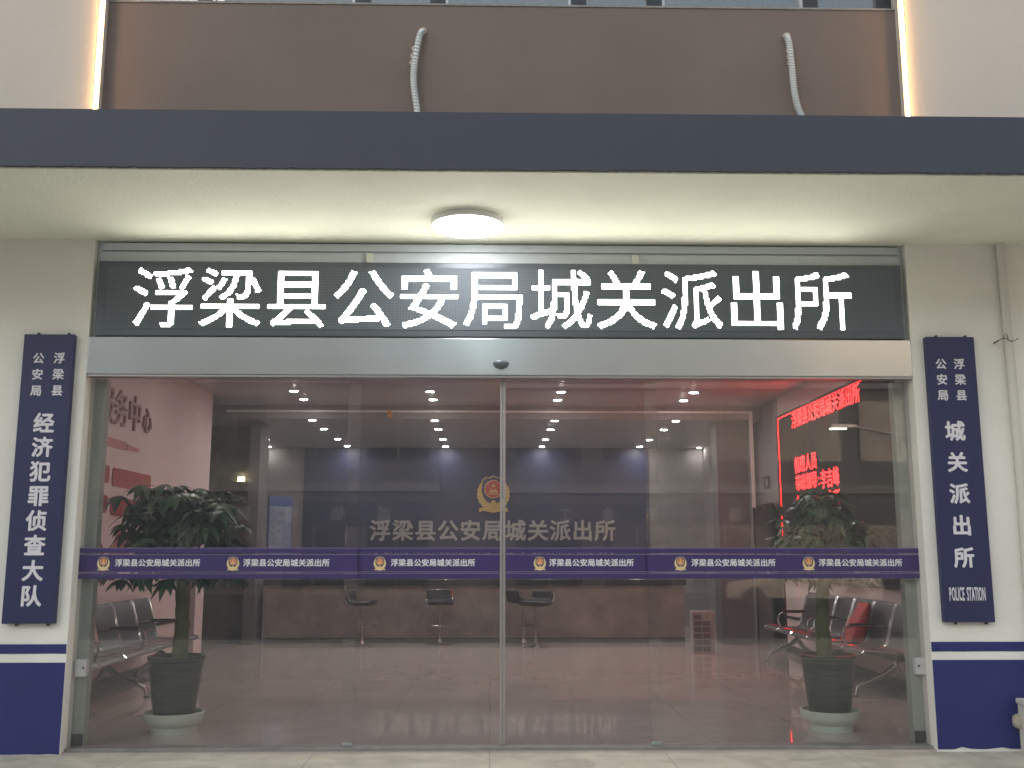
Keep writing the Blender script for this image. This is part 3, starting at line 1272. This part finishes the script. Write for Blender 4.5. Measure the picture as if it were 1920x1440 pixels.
b = MB()
b.tube([(3.80, 3.73, .62), (3.82, 3.82, .60), (3.86, 3.86, .62)], .012, 8)
b.build('handle', M_bag, BG)
b = MB()
b.prism([(-.03, 0), (.03, .01), (.02, .06), (.03, .11), (-.01, .12), (-.035, .07)], lambda u_, v_, w_: (3.715 + v_ * .35 - w_, 3.54 + u_, .58 + v_), 0, .003)
b.build('print', mat('pale_print', (.6, .45, .38), .5), BG)

# ------------------------------------------------------------------ potted money trees
def leaf_blade(mb, o, d, n, ln, wd, droop):
    """one leaflet from o along d, normal n, curling downwards"""
    d = d.normalized()
    sd = d.cross(n).normalized()
    prof = ((0, .06), (.18, .34), (.42, .5), (.66, .40), (.86, .18), (1.0, .0))
    L_, R_, C_ = [], [], []
    for u_, w_ in prof:
        p = o + d * (ln * u_) + Vector((0, 0, -1)) * (droop * ln * u_ * u_)
        C_.append(p - n * (.05 * wd))
        L_.append(p + sd * (w_ * wd))
        R_.append(p - sd * (w_ * wd))
    vv = []
    for a_, c_, e_ in zip(L_, C_, R_):
        vv += [a_, c_, e_]
    ff = []
    for i in range(len(prof) - 1):
        ff += [(i * 3, i * 3 + 1, i * 3 + 4, i * 3 + 3), (i * 3 + 1, i * 3 + 2, i * 3 + 5, i * 3 + 4)]
    mb.add(vv, ff)


def money_tree(cx, cy_, seed, top, spread, skew, label):
    rr = random.Random(seed)
    t = thing('potted_tree', label, 'potted plant', (cx, cy_, 0), group='potted trees just inside the glass')
    k = MB()
    k.lathe([(.0, .001), (.165, .001), (.170, .05), (.205, .075), (.222, .11), (.226, .150), (.212, .153), (.205, .115), (.19, .09), (.0, .085)], cx, cy_, 40)
    k.build('saucer', M_saucer, t, smooth=True)
    prof = [(.0, .10), (.145, .10)]
    for i in range(8):
        r0 = .152 + .0062 * i
        z0 = .11 + i * .052
        prof += [(r0, z0), (r0 + .004, z0 + .036), (r0 + .0075, z0 + .038), (r0 + .0075, z0 + .046), (r0 + .003, z0 + .048)]
    prof += [(.206, .535), (.214, .54), (.214, .565), (.196, .567), (.19, .53), (.0, .525)]
    k = MB()
    k.lathe(prof, cx, cy_, 44)
    k.build('pot', M_pot, t, smooth=True, sharp=25)
    k = MB()
    k.lathe([(.187, .527), (.1, .54), (0, .545)], cx, cy_, 24)
    k.build('soil', M_soil, t)
    # trunk
    tp = [Vector((cx + skew * .02, cy_, .53)), Vector((cx + skew * .03, cy_, .8)), Vector((cx + skew * .01, cy_, 1.1)), Vector((cx, cy_, 1.38))]
    k = MB()
    tpts, trad = [], []
    for i in range(len(tp) - 1):
        for q in range(8):
            tpts.append(tp[i].lerp(tp[i + 1], q / 8))
    tpts.append(tp[-1])
    for i, p in enumerate(tpts):
        u_ = i / (len(tpts) - 1)
        trad.append(.062 - .022 * u_ + .006 * math.sin(i * 1.9) * (1 if i % 4 == 0 else .3))
    k.tube(tpts, .05, 16, radii=trad)
    # limbs
    tips = []
    nb = 34
    for i in range(nb):
        a = i * 2.399963 + rr.uniform(-.3, .3)
        u_ = (i + .5) / nb
        el = R(rr.uniform(-30, 25) + 75 * u_ ** 1.2)
        ln = spread * rr.uniform(.55, 1.0) * (1.0 - .22 * u_)
        base = tp[-1] + Vector((0, 0, -.06 + .16 * u_))
        d = Vector((math.cos(a) * math.cos(el), math.sin(a) * math.cos(el) * .8, math.sin(el)))
        p1 = base + d * ln * .5
        p2 = base + d * ln * .95 + Vector((0, 0, .03))
        k.tube([base, p1, p2], .01, 7, radii=[.014, .009, .006])
        tips.append((p1.lerp(p2, .1), d))
        tips.append((p1.lerp(p2, .55), d))
        tips.append((p2, d))
    for i in range(9):
        a = i * .7 + rr.uniform(-.2, .2)
        base = tp[-1] + Vector((0, 0, -.10))
        d = Vector((math.cos(a), math.sin(a) * .7, -.35)).normalized()
        p2 = base + d * rr.uniform(.22, .42)
        k.tube([base, base.lerp(p2, .5) + Vector((0, 0, .03)), p2], .01, 7, radii=[.012, .008, .005])
        tips.append((p2, d))
    k.build('trunk', M_trunk, t, smooth=True)
    k = MB()
    for p, d in tips:
        for q in range(rr.choice((2, 3, 4)) if skew > 0 else rr.choice((1, 2, 3))):
            a = rr.uniform(0, 6.283)
            pet = Vector((math.cos(a), math.sin(a), rr.uniform(-.1, .8))).normalized()
            o = p + pet * rr.uniform(.06, .16)
            if o.z > top:
                o.z = top - rr.uniform(0, .12)
            k.tube([p, p.lerp(o, .5) + Vector((0, 0, .015)), o], .0022, 4)
            ax = Vector((pet.x, pet.y, rr.uniform(-.25, .25))).normalized()
            nrm = Vector((rr.uniform(-.3, .3), rr.uniform(-.3, .3), 1)).normalized()
            nl = rr.choice((5, 5, 6, 7))
            for m_ in range(nl):
                th = R(-105 + 210 * m_ / (nl - 1))
                dd = Matrix.Rotation(th, 3, nrm) @ ax
                ln = rr.uniform(.12, .185) * (1 - .25 * abs(th) / R(105))
                leaf_blade(k, o, dd, nrm, ln, rr.uniform(.056, .074), rr.uniform(.3, .9))
    k.build('foliage', M_leaf, t, recalc=False)
    return t


money_tree(-2.40, .82, 11, 2.06, .58, 1, 'leafy potted tree in dark ribbed pot behind the left glass panel')
money_tree(2.62, .82, 23, 1.87, .47, -1, 'sparser potted tree in dark ribbed pot behind the right glass panel')

# ------------------------------------------------------------------ red text screen on the right wall
RS = thing('wall_screen', 'large black wall screen of glowing red characters on the right lobby wall', 'led sign', (4.06, 4.7, 1.0))
b = MB()
b.box(4.035, 4.079, 2.35, 6.96, .97, 3.24, bev=.004)
b.build('frame', M_black, RS)
b = MB()
b.box(4.031, 4.038, 2.40, 6.90, 1.02, 3.205)
b.build('screen', mat('black_diodes', (.014, .011, .012), .7, spec=.12), RS)
xf = right_wall(4.030)
b = MB()
b.box(4.028, 4.0305, 2.42, 6.82, 3.186, 3.192)
b.box(4.028, 4.0305, 6.815, 6.823, 1.03, 3.186)
b.build('border_line', M_led_red, RS)
b = MB()


def line(mb, txt, y_start, y_end, zc, h, bold=.006):
    n = len(txt)
    p = (y_start - y_end) / n
    for i, c in enumerate(txt):
        mb.glyph(c, xf, -(y_start - (i + .5) * p), zc, h * 1.08, .002, bold=bold, sx=p / (h * 1.08) * 1.0)


line(b, STATION, 6.17, 3.63, 3.08, .215, bold=0)
line(b, '值班人员', 6.13, 5.20, 2.475, .21, bold=0)
line(b, '带班领导', 6.11, 5.22, 2.24, .20, bold=0)
line(b, ':', 5.22, 5.10, 2.24, .20, bold=0)
line(b, '李吉峰', 5.09, 4.42, 2.22, .22, bold=0)
line(b, '值班民警', 6.11, 5.22, 1.98, .20, bold=0)
line(b, ':', 5.22, 5.10, 1.98, .20, bold=0)
line(b, '出所', 4.9, 4.42, 1.97, .20, bold=0)
line(b, '值班电话', 4.5, 3.70, 1.38, .20, bold=0)
b.build('red_lettering', M_led_red, RS)

# ------------------------------------------------------------------ left wall decoration
xfl = left_wall(-3.879)
t = MB()
for i, ch in enumerate('服务中心'):
    t.glyph(ch, xfl, 2.95 + i * .41, 2.83 - (.02 if i == 3 else 0), .40 if i < 3 else .30, .02, bold=.012)
tag(t.build('wall_lettering', M_decor), 'four raised dark red characters high on the left lobby wall', 'lettering')
t = thing('wall_strapline', 'single pale red strip of small print under the raised characters, left wall', 'lettering', (-3.87, 3.3, 2.45))
k = MB()
k.prism([(2.3, 2.41), (3.60, 2.41), (3.60, 2.50), (2.3, 2.50)], xfl, 0, .006)
k.prism([(3.62, 2.42), (3.98, 2.435), (3.98, 2.465), (3.62, 2.48)], xfl, 0, .006)
k.build('print_strip', M_pale, t)
pl = [(2.25, 3.15, 2.035, 2.21, 'upper short red plaque nearest the glass on the left lobby wall'),
      (3.25, 4.42, 2.015, 2.205, 'upper long red plaque above another on the left lobby wall'),
      (2.25, 3.15, 1.735, 1.91, 'lower short red plaque nearest the glass on the left lobby wall'),
      (3.25, 4.42, 1.72, 1.905, 'lower long red plaque half behind the potted tree, left lobby wall')]
for y0, y1, z0, z1, lab in pl:
    t = thing('red_plaque', lab, 'plaque', (-3.87, (y0 + y1) / 2, z0), group='red plaques on the left lobby wall')
    k = MB()
    k.prism(rounded(y0, y1, z0, z1, .045), xfl, 0, .012)
    k.build('plate', M_plaque, t)
    k = MB()
    for i in range(int((y1 - y0 - .25) / .13)):
        yy = y0 + .16 + i * .13
        for j in range(2):
            k.prism([(yy, z0 + .045 + j * .05), (yy + .10, z0 + .045 + j * .05), (yy + .10, z0 + .078 + j * .05), (yy, z0 + .078 + j * .05)], xfl, .0122, .0145)
    k.build('faint_print', M_plaque2, t)
k = MB()
k.prism([(2.3, 1.05), (3.15, 1.05), (3.15, 1.25), (3.12, 1.38), (3.0, 1.47), (2.85, 1.52), (2.6, 1.52), (2.3, 1.5)], xfl, 0, .012)
tag(k.build('red_wall_shape', M_plaque), 'solid dark red rounded shape low on the left lobby wall', 'wall decor')
k = MB()
k.prism([(3.28, 1.36), (3.30, 1.41), (3.42, 1.42), (3.46, 1.52), (3.55, 1.56), (3.64, 1.54), (3.68, 1.44), (3.86, 1.43), (3.90, 1.36), (3.8, 1.20), (3.3, 1.20)], xfl, 0, .008)
tag(k.build('pale_wall_shape', M_pale), 'pale red stepped shape low on the left lobby wall', 'wall decor')

# ------------------------------------------------------------------ other lobby things
t = thing('notice_board', 'blue headed notice board on a stand beside the grey left column', 'notice board', (-3.42, 9.4, 0), rz=R(38))
k = MB()
k.box(-3.62, -3.20, 9.38, 9.42, 1.25, 2.24)
k.build('board', M_poster, t)
k = MB()
k.box(-3.60, -3.22, 9.374, 9.379, 1.28, 2.08)
k.build('printed_sheet', M_posterw, t)
for xx in (-3.55, -3.27):
    k = MB()
    k.tube([(xx, 9.43, 1.9), (xx, 9.44, .02), (xx, 9.25, .012)], .012, 8)
    k.build('stand_leg', M_chrome, t)
for ob in t.children:
    ob.matrix_parent_inverse = Matrix.Translation(Vector((3.42, -9.4, 0)))
t = thing('brochure_rack', 'small white floor rack with a grid of dark pockets right of the stools', 'rack', (2.87, 6.72, 0))
k = MB()
k.box(2.72, 3.02, 6.70, 6.86, .001, .56, bev=.004)
k.build('rack_body', M_rack, t)
k = MB()
for i in range(6):
    for j in range(2):
        if not (i == 5 and j == 1):
            k.box(2.745 + j * .115, 2.845 + j * .115, 6.692, 6.699, .035 + i * .083, .098 + i * .083)
k.build('pockets', mat('pocket_grey', (.10, .095, .09), .6), t)
t = thing('wall_plaque', 'small dark square plaque on the pale wall above the side doorway', 'plaque', (4.07, 7.66, 2.3))
k = MB()
k.box(4.066, 4.079, 7.52, 7.82, 2.27, 2.45)
k.build('plate', mat('dark_plate', (.05, .045, .045), .4), t)
k = MB()
k.box(4.063, 4.0655, 7.60, 7.70, 2.31, 2.41)
k.build('pictogram', M_rack, t)
k = MB()
k.prism([(-.03, -.055), (.028, -.045), (.045, -.01), (.03, .04), (-.02, .055), (-.035, .02)], front(7.86), 0, .01)
k.v = [(x_ - 1.515, y_, z_ + 3.385) for x_, y_, z_ in k.v]
k.tube([(-1.52, 7.855, 3.44), (-1.52, 7.858, 3.50), (-1.52, 7.868, 3.519)], .002, 5)
tag(k.build('orange_tag', M_orange), 'tiny orange paper tag hanging from the ceiling trim', 'tag')
for yy, z0, lab in ((6.72, .62, 'single printed paper notice low on the right wall beside the doorway'),):
    k = MB()
    k.prism([(-yy - .16, .55), (-yy + .16, .55), (-yy + .16, .95), (-yy - .16, .95)], right_wall(4.079), 0, .003)
    tag(k.build('paper_notice', M_notice), lab, 'notice')

# ------------------------------------------------------------------ across the street (seen mirrored in the glass and the steel header)
def block(name, x0, x1, yf, h, floors, label, text, tx0, tx1, seed):
    t = thing(name, label, 'building', ((x0 + x1) / 2, yf, -.15))
    rr = random.Random(seed)
    k = MB()
    k.box(x0, x1, yf - 10, yf, -.15, h)
    k.build('wall', M_obl, t)
    k = MB()
    for i in range(1, floors + 1):
        z_ = -.15 + i * h / floors
        k.box(x0 - .05, x1 + .05, yf + .001, yf + .35, z_ - .32, z_)
    k.build('floor_slab', M_obl2, t)
    xf_ = lambda u_, v_, w_: (-u_, yf + w_, v_)
    k = MB()
    k.box(x0 + .2, x1 - .2, yf + .02, yf + .22, 2.35, 3.15)
    sg = k.build('shop_sign', M_shop, t)
    k = MB()
    n = len(text)
    for i, c in enumerate(text):
        if c != ' ':
            k.glyph(c, xf_, -tx0 + (tx0 - tx1) * (i + .5) / n, 2.74, .55, .03, bold=.02, w0=.222)
    k.build('sign_lettering', M_shopl, sg)
    nw = max(1, int((x1 - x0) / 3.0))
    for i in range(floors):
        for j in range(nw):
            xa = x0 + (x1 - x0) * (j + .12) / nw
            xb = x0 + (x1 - x0) * (j + .88) / nw
            za = -.15 + i * h / floors + (.9 if i else .2)
            zb = -.15 + (i + 1) * h / floors - (.75 if i else 1.35)
            k = MB()
            k.box(xa, xb, yf + .001, yf + .06, za, zb, 1)
            k.box(xa - .06, xa, yf + .001, yf + .09, za, zb, 0)
            k.box(xb, xb + .06, yf + .001, yf + .09, za, zb, 0)
            k.box((xa + xb) / 2 - .03, (xa + xb) / 2 + .03, yf + .06, yf + .09, za, zb, 0)
            k.build('window', [M_obl2, M_obg], t)
    return t


def opp(pt):
    return pt


bA = block('shop_building', -26, -1.9, -30, 12.0, 3, 'grey three storey shop building across the street, left block', '诚信电器 五金工具店', -3, -20, 1)
bB = block('shop_building', .55, 27, -31, 12.0, 3, 'grey three storey shop building across the street, right block', '批发 电 器 五金工', 18, 2, 2)
for px_, par, yf in ((13.5, bB, -31), (16.6, bB, -31)):
    k = MB()
    k.tube([(px_, yf + .45, 8.4), (px_, yf + .45, 11.5)], .05, 8)
    k.build('glow_strip', M_strip, par)
k = MB()
k.box(-9.2, -9.0, -29.9, -29.8, 3.9, 4.05)
k.build('wall_lamp', mat('yellow_lamp', (.8, .7, .4), .5, emit=(1, .85, .45), es=25), bA)
k = MB()
k.box(-1.895, .545, -33, -32, -.15, 7.9)
k.build('link_wall', M_obl, bA)
t = thing('street_lamp', 'grey street lamp with a curved arm across the road', 'street lamp', (11.7, -17, -.15))
k = MB()
k.tube([(11.7, -17, -.15), (11.7, -17, 2.6), (11.3, -17, 3.5), (10.3, -17, 4.1), (8.85, -17, 4.38)], .05, 10, radii=[.07, .055, .05, .045, .04])
k.build('post', M_alu, t, smooth=True)
k = MB()
k.box(8.25, 8.9, -17.1, -16.9, 4.33, 4.43, bev=.02)
k.build('lamp_head', M_alu, t)
k = MB()
k.box(8.28, 8.68, -17.06, -16.94, 4.30, 4.33)
k.build('lamp_lens', mat('street_lens', (.9, .9, .8), .5, emit=(1, .95, .75), es=10), t)

# parked car opposite, seen mirrored
CR = thing('parked_car', 'silver hatchback parked across the road', 'car', (8.0, -19.5, -.15))
side = [(-2.05, .30), (-2.08, .60), (-1.95, .80), (-1.15, .90), (-.55, 1.34), (.75, 1.42), (1.55, 1.10), (2.0, .95), (2.08, .55), (2.0, .28)]
k = MB()
k.prism(side, lambda u_, v_, w_: (8.0 + u_, -19.5 + w_, -.15 + v_), -.82, .82)
cb = k.build('body', M_carpaint, CR, smooth=True, sharp=30)
bv = cb.modifiers.new('b', 'BEVEL')
bv.width = .06
bv.segments = 3
for s_ in (-1, 1):
    for pts in ([(-1.0, .92), (-.5, 1.28), (.05, 1.33), (.05, .94)], [(.12, .94), (.12, 1.33), (.7, 1.35), (1.35, 1.08), (1.35, .96)]):
        k = MB()
        k.prism(pts, lambda u_, v_, w_: (8.0 + u_, -19.5 + s_ * (.82 + w_), -.15 + v_), -.02, .004)
        k.build('window', M_obg, CR)
    for xx in (-1.28, 1.28):
        k = MB()
        k.lathe([(0, -.1), (.22, -.1), (.31, -.09), (.32, 0), (.31, .09), (.22, .1), (0, .1)], 0, 0, 24)
        k.v = [(8.0 + xx + q[0], -19.5 + s_ * .76 + q[2], -.15 + .32 + q[1]) for q in k.v]
        k.build('wheel', M_black, CR, smooth=True)

# ------------------------------------------------------------------ haze added for the lens glare veil, over forecourt, lobby and street
b = MB()
b.box(-75, 75, -75, 15, -1.5, 12.6)
hm = bpy.data.materials.new('glare_haze')
hm.use_nodes = True
hm.node_tree.nodes.clear()
ho = hm.node_tree.nodes.new('ShaderNodeOutputMaterial')
pv = hm.node_tree.nodes.new('ShaderNodeVolumePrincipled')
pv.inputs['Color'].default_value = (.84, .88, .92, 1)
pv.inputs['Density'].default_value = 0.006
hm.node_tree.links.new(pv.outputs[0], ho.inputs['Volume'])
hz = b.build('haze', hm)
hz['kind'] = 'stuff'
hz['label'] = 'thin pale haze added to stand in for lens glare'
